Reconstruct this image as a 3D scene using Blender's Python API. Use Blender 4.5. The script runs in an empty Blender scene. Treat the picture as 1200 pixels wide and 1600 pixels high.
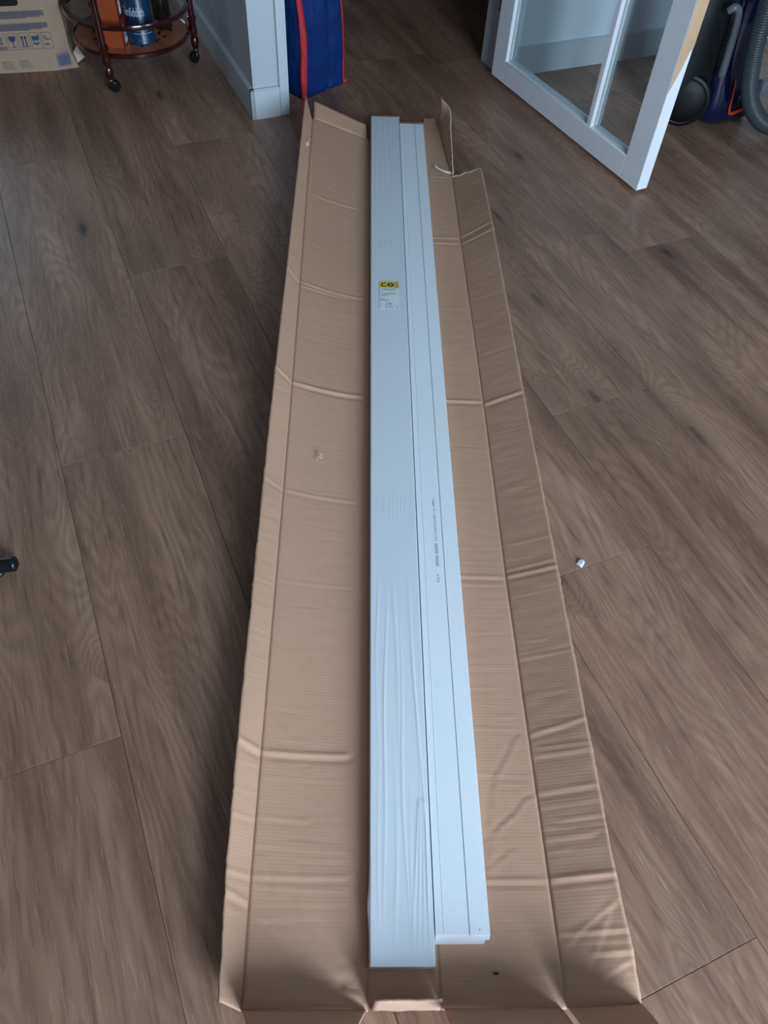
import bpy, bmesh, math, random
import numpy as np
from mathutils import Vector, Matrix, Euler, noise

random.seed(7)
SC = bpy.context.scene
COL = SC.collection

# ------------------------------------------------------------------ camera
H = 1.2
cam_d = bpy.data.cameras.new('camera'); cam = bpy.data.objects.new('camera', cam_d); COL.objects.link(cam)
cam_d.sensor_fit = 'VERTICAL'; cam_d.sensor_height = 36.0; cam_d.lens = 36.0*1207/1600
cam_d.clip_start = 0.02
VX = Vector((0.99893, 0.0204, 0.04136)); VY = Vector((-0.00986, -0.79305, 0.60908)); VZ = Vector((0.04522, -0.60884, -0.79200))
# rows of the camera->world matrix (camera x right, y down, z forward)
m = Matrix(((VX[0], -VX[1], -VX[2]), (VY[0], -VY[1], -VY[2]), (VZ[0], -VZ[1], -VZ[2])))
cam.matrix_world = Matrix.Translation((0, 0, H)) @ m.to_quaternion().to_matrix().to_4x4()
SC.camera = cam

# ------------------------------------------------------------------ view, world, daylight
SC.view_settings.view_transform = 'Standard'; SC.view_settings.look = 'None'
SC.view_settings.gamma = 1.0; SC.view_settings.use_curve_mapping = False
SC.view_settings.exposure = 0.0
W = bpy.data.worlds.new('overcast_sky'); SC.world = W; W.use_nodes = True
W.node_tree.nodes['Background'].inputs[0].default_value = (0.62, 0.80, 1.0, 1)
W.node_tree.nodes['Background'].inputs[1].default_value = 0.9

ANG = math.radians(22.307)          # the house is turned by this against the boards
CA, SA = math.cos(ANG), math.sin(ANG)
def HW(a, b, z=0.0):                # house coordinates (a to the right, b away) -> world
    return Vector((a*CA - b*SA, a*SA + b*CA, z))

def window_light(name, a0, a1, z0, z1, b, facing, power, color):
    L = bpy.data.lights.new(name, 'AREA'); L.shape = 'RECTANGLE'
    L.size = a1-a0; L.size_y = z1-z0; L.energy = power; L.color = color
    o = bpy.data.objects.new(name, L); COL.objects.link(o)
    o.location = HW((a0+a1)/2, b, (z0+z1)/2)
    o.rotation_euler = Euler((math.radians(90 if facing > 0 else -90), 0, ANG)) if facing > 0 else Euler((math.radians(-90), 0, ANG))
    return o
WIN1 = (0.05, 1.25, 0.25, 2.00)    # tall window behind the photographer
WIN2 = (-1.75, -0.15, 0.85, 2.2)    # window at the far end of the living room
FILL_WIN = (2.00, 2.85, 0.70, 2.10)     # unseen opening added to brighten the doorway wall behind the glass
BACK_B, FAR_B = -1.8, 5.0
window_light('daylight_back', *WIN1, BACK_B-0.16, 1, 185.0, (0.665, 0.825, 1.0))
window_light('added_fill_side', *FILL_WIN, BACK_B-0.16, 1, 50.0, (0.58, 0.81, 1.0))  # added fill lamp, lifts the wall seen through the door glass
window_light('daylight_far', *WIN2, FAR_B+0.16, -1, 17.0, (0.60, 0.82, 1.0))

# ------------------------------------------------------------------ helpers
def lin(c):
    r = []
    for v in c[:3]:
        v = v/255.0
        r.append(v/12.92 if v <= 0.04045 else ((v+0.055)/1.055)**2.4)
    return (r[0], r[1], r[2], 1.0)

class NT:
    def __init__(s, name):
        s.m = bpy.data.materials.new(name); s.m.use_nodes = True
        s.t = s.m.node_tree; s.b = s.t.nodes['Principled BSDF']; s.out = s.t.nodes['Material Output']
    def n(s, typ, **kw):
        nd = s.t.nodes.new(typ)
        for k, v in kw.items():
            if k.startswith('i_'):
                nd.inputs[k[2:].replace('_', ' ')].default_value = v
            else: setattr(nd, k, v)
        return nd
    def l(s, a, b): s.t.links.new(a, b)
    def math(s, op, a, b=None, c=None, clamp=False):
        nd = s.t.nodes.new('ShaderNodeMath'); nd.operation = op; nd.use_clamp = clamp
        for i, v in enumerate((a, b, c)):
            if v is None: continue
            if isinstance(v, (int, float)): nd.inputs[i].default_value = v
            else: s.l(v, nd.inputs[i])
        return nd.outputs[0]
    def mix(s, fac, a, b, blend='MIX'):
        nd = s.t.nodes.new('ShaderNodeMix'); nd.data_type = 'RGBA'; nd.blend_type = blend
        for i, v in ((0, fac), (6, a), (7, b)):
            if isinstance(v, (int, float)): nd.inputs[i].default_value = v
            elif isinstance(v, tuple): nd.inputs[i].default_value = v
            else: s.l(v, nd.inputs[i])
        return nd.outputs[2]
    def ramp(s, v, stops):
        nd = s.t.nodes.new('ShaderNodeValToRGB'); s.l(v, nd.inputs[0]); e = nd.color_ramp.elements
        while len(e) < len(stops): e.new(0.5)
        for i, (p, c) in enumerate(stops): e[i].position = p; e[i].color = c if len(c) == 4 else (*c, 1)
        return nd.outputs[0]
    def noise(s, vec, scale, detail=3.0, rough=0.5, dist=0.0):
        nd = s.n('ShaderNodeTexNoise'); s.l(vec, nd.inputs['Vector'])
        nd.inputs['Scale'].default_value = scale; nd.inputs['Detail'].default_value = detail
        nd.inputs['Roughness'].default_value = rough; nd.inputs['Distortion'].default_value = dist
        return nd.outputs['Fac']
    def vmul(s, vec, k):
        nd = s.n('ShaderNodeVectorMath', operation='MULTIPLY'); s.l(vec, nd.inputs[0]); nd.inputs[1].default_value = k
        return nd.outputs[0]
    def bump(s, h, strength=0.2, dist=0.002, normal=None):
        nd = s.n('ShaderNodeBump'); s.l(h, nd.inputs['Height'])
        nd.inputs['Strength'].default_value = strength; nd.inputs['Distance'].default_value = dist
        if normal is not None: s.l(normal, nd.inputs['Normal'])
        s.l(nd.outputs[0], s.b.inputs['Normal']); return nd.outputs[0]

MATS = {}
def plain(name, rgb, rough=0.5, metal=0.0, vary=0.06, nscale=40.0, bump=0.0, spec=0.5, coat=0.0):
    if name in MATS: return MATS[name]
    N = NT(name); tc = N.n('ShaderNodeTexCoord').outputs['Object']
    f = N.noise(tc, nscale, 4.0)
    c = lin(rgb); d = tuple(max(0, x*(1-vary*2)) for x in c[:3]) + (1,)
    N.l(N.mix(f, d, tuple(min(1, x*(1+vary)) for x in c[:3]) + (1,)), N.b.inputs['Base Color'])
    N.b.inputs['Roughness'].default_value = rough; N.b.inputs['Metallic'].default_value = metal
    N.b.inputs['Specular IOR Level'].default_value = spec
    N.b.inputs['Coat Weight'].default_value = coat
    if bump: N.bump(f, bump, 0.001)
    MATS[name] = N.m; return N.m

def wood_floor():
    N = NT('oak_laminate')
    tc = N.n('ShaderNodeTexCoord').outputs['Object']; oi = N.n('ShaderNodeObjectInfo').outputs['Random']
    off = N.n('ShaderNodeCombineXYZ')
    N.l(N.math('MULTIPLY', oi, 37.0), off.inputs[0]); N.l(N.math('MULTIPLY', oi, 91.0), off.inputs[1]); N.l(N.math('MULTIPLY', oi, 13.0), off.inputs[2])
    ad = N.n('ShaderNodeVectorMath', operation='ADD'); N.l(tc, ad.inputs[0]); N.l(off.outputs[0], ad.inputs[1]); p = ad.outputs[0]
    # knots
    vo = N.n('ShaderNodeTexVoronoi'); vo.feature = 'F1'
    pk = N.vmul(p, (3.0, 8.5, 1.0)); N.l(pk, vo.inputs['Vector']); vo.inputs['Scale'].default_value = 1.0; vo.inputs['Randomness'].default_value = 1.0
    kd = vo.outputs['Distance']; kcol = N.n('ShaderNodeSeparateColor'); N.l(vo.outputs['Color'], kcol.inputs[0])
    krand = N.math('GREATER_THAN', kcol.outputs[0], 0.52)
    kfall = N.math('MULTIPLY', N.math('POWER', N.math('SUBTRACT', 1.0, kd, clamp=True), 4.0), krand)
    jitter = N.noise(N.vmul(p, (60, 60, 60)), 1.0, 2.0)
    kcore = N.math('MULTIPLY', N.math('SMOOTH_MIN', 1.0, N.math('MULTIPLY', N.math('SUBTRACT', 0.17, N.math('ADD', kd, N.math('MULTIPLY', jitter, 0.09)), clamp=True), 9.0), 0.1), krand)
    # cathedral grain: contours of a stretched noise field bent round the knots
    fld = N.noise(N.vmul(p, (0.95, 5.2, 1.0)), 1.0, 2.0, 0.45, 0.25)
    fld = N.math('ADD', N.math('MULTIPLY', fld, 1.0), N.math('MULTIPLY', kfall, 0.38))
    fine = N.noise(N.vmul(p, (7, 95, 1)), 1.0, 4.0, 0.65)
    con = N.math('ADD', N.math('MULTIPLY', fld, 210.0), N.math('MULTIPLY', fine, 3.2))
    ring = N.math('MULTIPLY_ADD', N.math('SINE', con), 0.5, 0.5)
    broad = N.noise(N.vmul(p, (1.6, 13, 1)), 1.0, 3.0, 0.55)
    patch = N.noise(N.vmul(p, (2.5, 5, 1)), 1.0, 2.0, 0.5)
    pores = N.noise(N.vmul(p, (22, 330, 1)), 1.0, 3.0, 0.7)
    c0 = N.ramp(broad, [(0.25, lin((116, 82, 64))), (0.5, lin((156, 117, 93))), (0.78, lin((182, 142, 116)))])
    c1 = N.mix(N.math('MULTIPLY', ring, 0.30), c0, lin((103, 71, 56)))
    c2 = N.mix(N.math('MULTIPLY', N.math('SUBTRACT', fine, 0.5, clamp=True), 2.6, clamp=True), c1, lin((87, 60, 46)))
    c3 = N.mix(N.math('MULTIPLY', N.math('SUBTRACT', pores, 0.57, clamp=True), 2.4, clamp=True), c2, lin((208, 168, 140)))
    c4 = N.mix(N.math('MULTIPLY', kfall, 0.75, clamp=True), c3, lin((96, 67, 53)))
    c5 = N.mix(kcore, c4, lin((44, 31, 26)))
    tone = N.n('ShaderNodeHueSaturation'); N.l(c5, tone.inputs['Color'])
    N.l(N.math('MULTIPLY_ADD', oi, 0.24, 0.90), tone.inputs['Value']); tone.inputs['Saturation'].default_value = 0.95
    c6 = N.mix(N.math('MULTIPLY', N.math('SUBTRACT', patch, 0.45, clamp=True), 0.9, clamp=True), tone.outputs[0], lin((134, 105, 87)))
    N.l(c6, N.b.inputs['Base Color'])
    N.b.inputs['Roughness'].default_value = 0.42; N.b.inputs['Specular IOR Level'].default_value = 0.42
    hgt = N.math('ADD', N.math('MULTIPLY', pores, 0.6), N.math('MULTIPLY', ring, 0.25))
    N.bump(hgt, 0.22, 0.0012)
    return N.m

def cardboard(name, rgb, pitch=0.0052, flute=0.10, stain=0.12):
    N = NT(name); tc = N.n('ShaderNodeTexCoord').outputs['Object']
    f = N.noise(tc, 3.2, 4.0, 0.55); g = N.noise(N.vmul(tc, (22, 300, 60)), 1.0, 3.0, 0.6); h = N.noise(tc, 320.0, 2.0)
    c = lin(rgb); mul = lambda k: tuple(min(1, x*k) for x in c[:3]) + (1,)
    base = N.mix(f, mul(1-stain), mul(1+stain*0.6))
    base = N.mix(N.math('MULTIPLY', h, 0.22), base, mul(0.72))
    sep = N.n('ShaderNodeSeparateXYZ'); N.l(tc, sep.inputs[0])
    wav = N.math('MULTIPLY_ADD', N.math('SINE', N.math('MULTIPLY', sep.outputs[1], 2*math.pi/pitch)), 0.5, 0.5)
    base = N.mix(N.math('MULTIPLY', N.math('MULTIPLY', wav, g), flute), base, mul(0.55))
    N.l(base, N.b.inputs['Base Color']); N.b.inputs['Roughness'].default_value = 0.78
    N.b.inputs['Specular IOR Level'].default_value = 0.25
    N.bump(N.math('ADD', N.math('MULTIPLY', wav, N.math('MULTIPLY_ADD', f, 1.2, 0.1)), N.math('MULTIPLY', g, 0.9)), 0.17, 0.0006)
    return N.m

def mesh_obj(name, verts, faces, mat, parent=None, smooth=False, loc=None):
    me = bpy.data.meshes.new(name); me.from_pydata([tuple(v) for v in verts], [], [tuple(f) for f in faces]); me.update()
    if mat: me.materials.append(mat)
    if smooth: me.polygons.foreach_set('use_smooth', [True]*len(me.polygons))
    o = bpy.data.objects.new(name, me); COL.objects.link(o)
    if parent: o.parent = parent
    if loc is not None: o.location = loc
    return o

def bm_obj(name, bm, mat, parent=None, smooth=False, loc=None, autosmooth=None):
    bmesh.ops.recalc_face_normals(bm, faces=bm.faces)
    me = bpy.data.meshes.new(name); bm.to_mesh(me); bm.free()
    if mat: me.materials.append(mat)
    if smooth or autosmooth:
        me.polygons.foreach_set('use_smooth', [True]*len(me.polygons))
        if autosmooth: me.set_sharp_from_angle(angle=math.radians(autosmooth))
    o = bpy.data.objects.new(name, me); COL.objects.link(o)
    if parent: o.parent = parent
    if loc is not None: o.location = loc
    return o

def bm_box(bm, x0, x1, y0, y1, z0, z1, bev=0.0, seg=1):
    r = bmesh.ops.create_cube(bm, size=1.0, matrix=Matrix.Translation(((x0+x1)/2, (y0+y1)/2, (z0+z1)/2)) @ Matrix.Diagonal((x1-x0, y1-y0, z1-z0, 1)))
    if bev > 0:
        es = set(e for v in r['verts'] for e in v.link_edges)
        bmesh.ops.bevel(bm, geom=list(es), offset=bev, segments=seg, affect='EDGES', profile=0.5)
    return bm
def box(name, x0, x1, y0, y1, z0, z1, mat, parent=None, bev=0.0, seg=1, loc=None):
    return bm_obj(name, bm_box(bmesh.new(), x0, x1, y0, y1, z0, z1, bev, seg), mat, parent, loc=loc, autosmooth=40 if bev else None)

def prism(name, pts, z0, z1, mat, parent=None, xf=None):
    """pts in local xy extruded z0..z1; xf maps (x,y,z)"""
    n = len(pts); vs = [(x, y, z0) for x, y in pts] + [(x, y, z1) for x, y in pts]
    if xf: vs = [xf(*v) for v in vs]
    fs = [tuple(range(n))[::-1], tuple(range(n, 2*n))] + [(i, (i+1) % n, n+(i+1) % n, n+i) for i in range(n)]
    bm = bmesh.new(); bv = [bm.verts.new(v) for v in vs]
    for f in fs: bm.faces.new([bv[i] for i in f])
    return bm_obj(name, bm, mat, parent)

def lathe(bm, prof, seg=24, origin=(0, 0, 0), axis=(0, 0, 1)):
    q = Vector((0, 0, 1)).rotation_difference(Vector(axis)).to_matrix(); o = Vector(origin); rings = []
    for r, z in prof:
        if r < 1e-6: rings.append([bm.verts.new(o + q @ Vector((0, 0, z)))])
        else: rings.append([bm.verts.new(o + q @ Vector((r*math.cos(2*math.pi*i/seg), r*math.sin(2*math.pi*i/seg), z))) for i in range(seg)])
    for A, B in zip(rings, rings[1:]):
        for i in range(seg):
            j = (i+1) % seg
            if len(A) == 1 and len(B) == 1: continue
            if len(A) == 1: bm.faces.new((A[0], B[i], B[j]))
            elif len(B) == 1: bm.faces.new((A[i], A[j], B[0]))
            else: bm.faces.new((A[i], A[j], B[j], B[i]))
    return bm

def catmull(pts, n):
    P = [Vector(p) for p in pts]; P = [P[0]*2-P[1]] + P + [P[-1]*2-P[-2]]; out = []
    for i in range(1, len(P)-2):
        for k in range(n):
            t = k/n; a, b, c, d = P[i-1], P[i], P[i+1], P[i+2]
            out.append(0.5*((2*b) + (c-a)*t + (2*a-5*b+4*c-d)*t*t + (3*b-a-3*c+d)*t**3))
    out.append(P[-2]); return out

def tube(bm, path, radius, seg=12, cap=True):
    rings = []; up = Vector((0, 0, 1)); prev = None
    for i, p in enumerate(path):
        d = (path[min(i+1, len(path)-1)] - path[max(i-1, 0)]).normalized()
        if prev is None:
            u = d.cross(up)
            if u.length < 1e-3: u = d.cross(Vector((1, 0, 0)))
        else: u = prev - d*prev.dot(d)
        u.normalize(); prev = u; w = d.cross(u)
        r = radius(i/(len(path)-1)) if callable(radius) else radius
        rings.append([bm.verts.new(p + (u*math.cos(2*math.pi*k/seg) + w*math.sin(2*math.pi*k/seg))*r) for k in range(seg)])
    for A, B in zip(rings, rings[1:]):
        for k in range(seg): bm.faces.new((A[k], A[(k+1) % seg], B[(k+1) % seg], B[k]))
    if cap: bm.faces.new(rings[0][::-1]); bm.faces.new(rings[-1])
    return bm

def empty(name, loc, rz=0.0):
    o = bpy.data.objects.new(name, None); COL.objects.link(o); o.location = loc; o.rotation_euler = (0, 0, rz)
    o.empty_display_size = 0.05; return o
def tag(o, label=None, cat=None, group=None, kind=None):
    for k, v in (('label', label), ('category', cat), ('group', group), ('kind', kind)):
        if v: o[k] = v
    return o

def text_mesh(s, size=1.0):
    cu = bpy.data.curves.new('t', 'FONT'); cu.body = s; cu.size = size; cu.resolution_u = 3
    o = bpy.data.objects.new('t', cu); COL.objects.link(o)
    bpy.context.view_layer.update()
    me = bpy.data.meshes.new_from_object(o.evaluated_get(bpy.context.evaluated_depsgraph_get()))
    vs = [v.co.copy() for v in me.vertices]; fs = [tuple(p.vertices) for p in me.polygons]
    bpy.data.objects.remove(o); bpy.data.curves.remove(cu); bpy.data.meshes.remove(me)
    x0 = min(v.x for v in vs); x1 = max(v.x for v in vs); y0 = min(v.y for v in vs); y1 = max(v.y for v in vs)
    return [((v.x-x0)/(x1-x0), (v.y-y0)/(y1-y0)) for v in vs], fs      # normalised to 0..1
class Print:
    """flat print: polygons given in uv, mapped on a surface"""
    def __init__(s, fn): s.fn = fn; s.v = []; s.f = []
    def poly(s, pts):
        i = len(s.v); s.v += [s.fn(*p) for p in pts]; s.f.append(tuple(range(i, i+len(pts))))
    def rect(s, u0, u1, v0, v1, n=1):
        for k in range(n):
            a = u0+(u1-u0)*k/n; b = u0+(u1-u0)*(k+1)/n
            s.poly([(a, v0), (b, v0), (b, v1), (a, v1)])
    def frame(s, u0, u1, v0, v1, w):
        s.rect(u0, u1, v0, v0+w); s.rect(u0, u1, v1-w, v1); s.rect(u0, u0+w, v0, v1); s.rect(u1-w, u1, v0, v1)
    def ring(s, cu, cv, r0, r1, a0=0, a1=360, n=28, sy=1.0):
        for k in range(n):
            t0 = math.radians(a0+(a1-a0)*k/n); t1 = math.radians(a0+(a1-a0)*(k+1)/n)
            s.poly([(cu+r0*math.cos(t0), cv+r0*math.sin(t0)*sy), (cu+r1*math.cos(t0), cv+r1*math.sin(t0)*sy), (cu+r1*math.cos(t1), cv+r1*math.sin(t1)*sy), (cu+r0*math.cos(t1), cv+r0*math.sin(t1)*sy)])
    def text(s, t, u0, u1, v0, v1):
        vs, fs = text_mesh(t); i = len(s.v)
        s.v += [s.fn(u0+(u1-u0)*x, v0+(v1-v0)*y) for x, y in vs]; s.f += [tuple(i+k for k in f) for f in fs]
    def smalltext(s, u0, u1, v0, v1, rnd, word=6):
        u = u0; h = v1-v0
        while u < u1:
            for _ in range(rnd.randint(2, word)):
                w = h*rnd.uniform(0.35, 0.62)
                if u+w > u1: break
                k = rnd.random()
                if k < 0.4: s.rect(u, u+w*0.75, v0, v0+h*rnd.uniform(0.6, 1.0))
                elif k < 0.7: s.rect(u, u+w*0.3, v0, v1); s.rect(u, u+w*0.75, v0, v0+h*0.3)
                else: s.rect(u, u+w*0.75, v0, v0+h*0.25); s.rect(u, u+w*0.75, v0+h*0.5, v0+h*0.75); s.rect(u+w*0.5, u+w*0.75, v0, v0+h*0.7)
                u += w
            u += h*0.5
    def build(s, name, mat, parent): return mesh_obj(name, s.v, s.f, mat, parent)

# ------------------------------------------------------------------ materials
M_floor = wood_floor()
M_card = cardboard('kraft_corrugated_inside', (198, 156, 129))
M_card_out = cardboard('kraft_corrugated_outside', (214, 168, 144), flute=0.05)
M_card_torn = plain('torn_kraft_edge', (216, 196, 170), 0.9, vary=0.12, nscale=300)
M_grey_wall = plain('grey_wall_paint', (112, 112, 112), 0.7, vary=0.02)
M_wall = plain('painted_plaster', (186, 190, 194), 0.7, vary=0.02, nscale=60, bump=0.06)
M_trim = plain('white_lacquer', (196, 201, 204), 0.38, vary=0.015, nscale=30)
M_door = plain('white_door_paint', (238, 239, 242), 0.36, vary=0.015, nscale=30)
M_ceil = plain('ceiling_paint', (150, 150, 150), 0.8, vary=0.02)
M_board = plain('white_mdf_primer', (240, 244, 247), 0.42, vary=0.03, nscale=260, bump=0.25)
M_boardcore = plain('white_board_edge', (230, 232, 230), 0.6, vary=0.03, nscale=200)
M_black = plain('black_plastic', (18, 19, 21), 0.35, vary=0.1)
M_black_metal = plain('black_metal', (16, 18, 22), 0.3, vary=0.1)
M_mahog = plain('mahogany_lacquer', (58, 16, 17), 0.16, vary=0.3, nscale=25, coat=0.6)
M_tray = plain('tray_walnut_inlay', (176, 102, 64), 0.4, vary=0.3, nscale=14, coat=0.2)
M_inlay = plain('dark_inlay', (60, 32, 24), 0.3, vary=0.3)
M_chrome = plain('chrome', (190, 192, 196), 0.12, metal=1.0, vary=0.03)
M_ink = plain('black_print', (22, 22, 24), 0.6)
M_greyink = plain('grey_print', (92, 98, 108), 0.6)
M_inkjet = plain('inkjet_grey', (120, 130, 142), 0.6)
M_yellow = plain('yellow_print', (232, 204, 66), 0.45, vary=0.02)
M_gold = plain('gold_print', (206, 172, 62), 0.45, vary=0.02)
M_paper = plain('white_label_paper', (232, 236, 240), 0.45, vary=0.01)

def glass_mat(name, tint=(0.80, 0.90, 0.93), refl=0.12, diffuse=0.0):
    N = NT(name); N.t.nodes.remove(N.b)
    tr = N.n('ShaderNodeBsdfTransparent'); tr.inputs[0].default_value = (*tint, 1)
    gl = N.n('ShaderNodeBsdfGlossy'); gl.inputs['Roughness'].default_value = 0.02; gl.inputs[0].default_value = (0.95, 0.98, 1, 1)
    fr = N.n('ShaderNodeLayerWeight'); fr.inputs[0].default_value = 0.12
    no = N.noise(N.n('ShaderNodeTexCoord').outputs['Object'], 3.0, 2.0)
    mx = N.n('ShaderNodeMixShader'); N.l(N.math('ADD', N.math('MULTIPLY', fr.outputs[0], 1.0), N.math('MULTIPLY', no, refl*0.2)), mx.inputs[0])
    N.l(tr.outputs[0], mx.inputs[1]); N.l(gl.outputs[0], mx.inputs[2]); last = mx
    if diffuse:
        df = N.n('ShaderNodeBsdfDiffuse'); df.inputs[0].default_value = (0.85, 0.92, 0.97, 1)
        m2 = N.n('ShaderNodeMixShader'); N.l(N.math('MULTIPLY', no, diffuse*2), m2.inputs[0]); N.l(mx.outputs[0], m2.inputs[1]); N.l(df.outputs[0], m2.inputs[2]); last = m2
    N.l(last.outputs[0], N.out.inputs[0]); return N.m
M_glass = glass_mat('door_glass', (0.95, 0.98, 0.985), 0.15, 0.02)
M_winglass = glass_mat('window_glass', (0.95, 0.97, 0.98))
def film_mat():
    N = NT('shrink_film')
    N.b.inputs['Base Color'].default_value = lin((226, 231, 236)); N.b.inputs['Roughness'].default_value = 0.3
    N.l(N.mix(N.noise(N.n('ShaderNodeTexCoord').outputs['Object'], 30.0), lin((238, 242, 246)), lin((243, 246, 249))), N.b.inputs['Base Color'])
    tr = N.n('ShaderNodeBsdfTransparent'); mx = N.n('ShaderNodeMixShader'); mx.inputs[0].default_value = 0.62
    N.l(tr.outputs[0], mx.inputs[1]); N.l(N.b.outputs[0], mx.inputs[2]); N.l(mx.outputs[0], N.out.inputs[0]); return N.m
M_film = film_mat()

# ------------------------------------------------------------------ floor
A0, A1 = -2.7, 3.0
floor = mesh_obj('floor', *(lambda c: ([tuple(HW(a, b, z)) for z in (-0.06, -0.0095) for a, b in c], [(3, 2, 1, 0), (4, 5, 6, 7), (0, 1, 5, 4), (1, 2, 6, 5), (2, 3, 7, 6), (3, 0, 4, 7)]))([(A0-.2, BACK_B-.2), (A1+.2, BACK_B-.2), (A1+.2, FAR_B+.2), (A0-.2, FAR_B+.2)]), plain('subfloor', (90, 82, 74), 0.9))
tag(floor, 'brown oak laminate plank floor', kind='structure')
PW, PL, S0 = 0.2529, 1.196, 0.1003
JOINT = {-2: 0.567, -1: 1.167, 0: 1.745, 1: 2.341, 2: 0.574, 3: 0.945, 4: 1.52, -3: 1.38, 5: 0.22, 6: 1.02}
plank_cache = {}
def plank_mesh(L, Wd):
    key = (round(L, 4), round(Wd, 4))
    if key not in plank_cache:
        g = 0.0003; c = 0.0006; x0, x1, y0, y1 = -L/2+g, L/2-g, -Wd/2+g, Wd/2-g
        vs = [(x, y, z) for z, i in ((-0.009, 0), (-c, 0), (0, c)) for x, y in ((x0+i, y0+i), (x1-i, y0+i), (x1-i, y1-i), (x0+i, y1-i))]
        fs = [(8, 9, 10, 11)] + [(o+i, o+(i+1) % 4, o+4+(i+1) % 4, o+4+i) for o in (0, 4) for i in range(4)]
        me = bpy.data.meshes.new('plank'); me.from_pydata(vs, [], fs); me.materials.append(M_floor); plank_cache[key] = me
    return plank_cache[key]
rp = random.Random(3)
k0 = math.floor((A0-S0)/PW)
for k in range(k0, math.ceil((A1-S0)/PW)):
    lo, hi = max(S0+k*PW, A0), min(S0+(k+1)*PW, A1)
    if hi-lo < 0.01: continue
    j = JOINT.get(k, rp.uniform(0, PL)); j -= math.ceil((j-BACK_B)/PL)*PL
    while j < FAR_B:
        b0, b1 = max(j, BACK_B), min(j+PL, FAR_B)
        if b1-b0 > 0.01:
            o = bpy.data.objects.new('plank', plank_mesh(b1-b0, hi-lo)); COL.objects.link(o)
            p = HW((lo+hi)/2, (b0+b1)/2, 0); o.location = p
            o.rotation_euler = (0, 0, ANG + math.pi/2 + (math.pi if rp.random() < 0.5 else 0)); o.parent = floor
        j += PL

# ------------------------------------------------------------------ room shell
def hbox(name, a0, a1, b0, b1, z0, z1, mat, parent=None, bev=0.0):
    """box in house axes with its origin at its base centre"""
    o = box(name, -(a1-a0)/2, (a1-a0)/2, -(b1-b0)/2, (b1-b0)/2, 0, z1-z0, mat, None, bev)
    o.location = HW((a0+a1)/2, (b0+b1)/2, z0); o.rotation_euler = (0, 0, ANG)
    return o
def struct(o): o['kind'] = 'structure'; return o
CZ = 2.5
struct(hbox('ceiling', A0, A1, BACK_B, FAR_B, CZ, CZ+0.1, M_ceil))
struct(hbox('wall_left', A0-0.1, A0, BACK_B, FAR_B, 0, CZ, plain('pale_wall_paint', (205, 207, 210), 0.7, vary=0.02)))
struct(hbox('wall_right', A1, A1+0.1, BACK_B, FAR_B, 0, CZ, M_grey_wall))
def wall_with_hole(name, b0, b1, *ws):
    bm = bmesh.new(); last = A0
    for a0, a1, z0, z1 in ws:
        for (x0, x1, y0, y1) in ((last, a0, 0, CZ), (a0, a1, 0, z0), (a0, a1, z1, CZ)): bm_box(bm, x0, x1, b0, b1, y0, y1)
        last = a1
    bm_box(bm, last, A1, b0, b1, 0, CZ)
    o = bm_obj(name, bm, M_grey_wall); o.rotation_euler = (0, 0, ANG); return struct(o)
wall_with_hole('wall_back', BACK_B-0.1, BACK_B, WIN1, FILL_WIN)
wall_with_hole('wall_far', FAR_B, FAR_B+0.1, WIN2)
def window(name, w, b):
    a0, a1, z0, z1 = w; t = 0.06
    r = empty(name, HW((a0+a1)/2, b, z0), ANG); struct(r); hw = (a1-a0)/2; hh = z1-z0
    bm = bmesh.new()
    for x0, x1, y0, y1 in ((-hw, hw, 0, t), (-hw, hw, hh-t, hh), (-hw, -hw+t, t, hh-t), (hw-t, hw, t, hh-t), (-t/2, t/2, t, hh-t)): bm_box(bm, x0, x1, -0.03, 0.03, y0, y1)
    bm_obj('window_frame', bm, M_trim, r)
    for s in (-1, 1): box('pane', min(s*t/2, s*(hw-t)), max(s*t/2, s*(hw-t)), -0.004, 0.004, t, hh-t, M_winglass, r)
window('window_1', WIN1, BACK_B-0.05); window('window_2', WIN2, FAR_B+0.05); window('added_fill_window', FILL_WIN, BACK_B-0.05)  # the last one is an added frame for the fill lamp

# partition that ends beside the doorway
struct(hbox('wall_partition', 0.640, 0.738, 2.432, FAR_B, 0, CZ, M_wall))
bm = bmesh.new(); 
for x0, x1, y0, y1 in ((0.627, 0.640, 2.418, FAR_B), (0.627, 0.7205, 2.418, 2.432)):
    bm_box(bm, x0, x1, y0, y1, 0.0, 0.086)
    bm_box(bm, x0+0.003 if x1 < 0.7 else x0+0.003, x1, y0+0.003, y1, 0.086, 0.089)
o = bm_obj('baseboard_partition', bm, M_trim); o.rotation_euler = (0, 0, ANG); struct(o)
# door frame (jambs and head)
DW0, DW1 = 0.722, 1.545
tr1 = struct(hbox('trim_1', 0.7215, 0.752, 2.420, 2.560, 0, 2.06, M_trim, bev=0.0015))
tr2 = struct(hbox('trim_2', 1.533, 1.560, 2.515, 2.600, 0, 2.06, M_trim, bev=0.0015))
tr3 = struct(hbox('trim_3', 0.752, 1.533, 2.500, 2.600, 2.0, 2.06, M_trim, bev=0.0015))
struct(hbox('wall_doorway', 1.560, A1, 2.462, 2.570, 0, CZ, plain('white_wall_paint', (220, 227, 232), 0.7, vary=0.02)))
struct(hbox('wall_lintel', 0.738, 1.560, 2.475, 2.570, 2.06, CZ, M_wall))
bm = bmesh.new(); bm_box(bm, 1.560, A1, 2.450, 2.462, 0, 0.088); bm_box(bm, 1.560, A1, 2.4535, 2.462, 0.088, 0.091)
o = bm_obj('baseboard_doorway', bm, M_trim); o.rotation_euler = (0, 0, ANG); struct(o)

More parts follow.
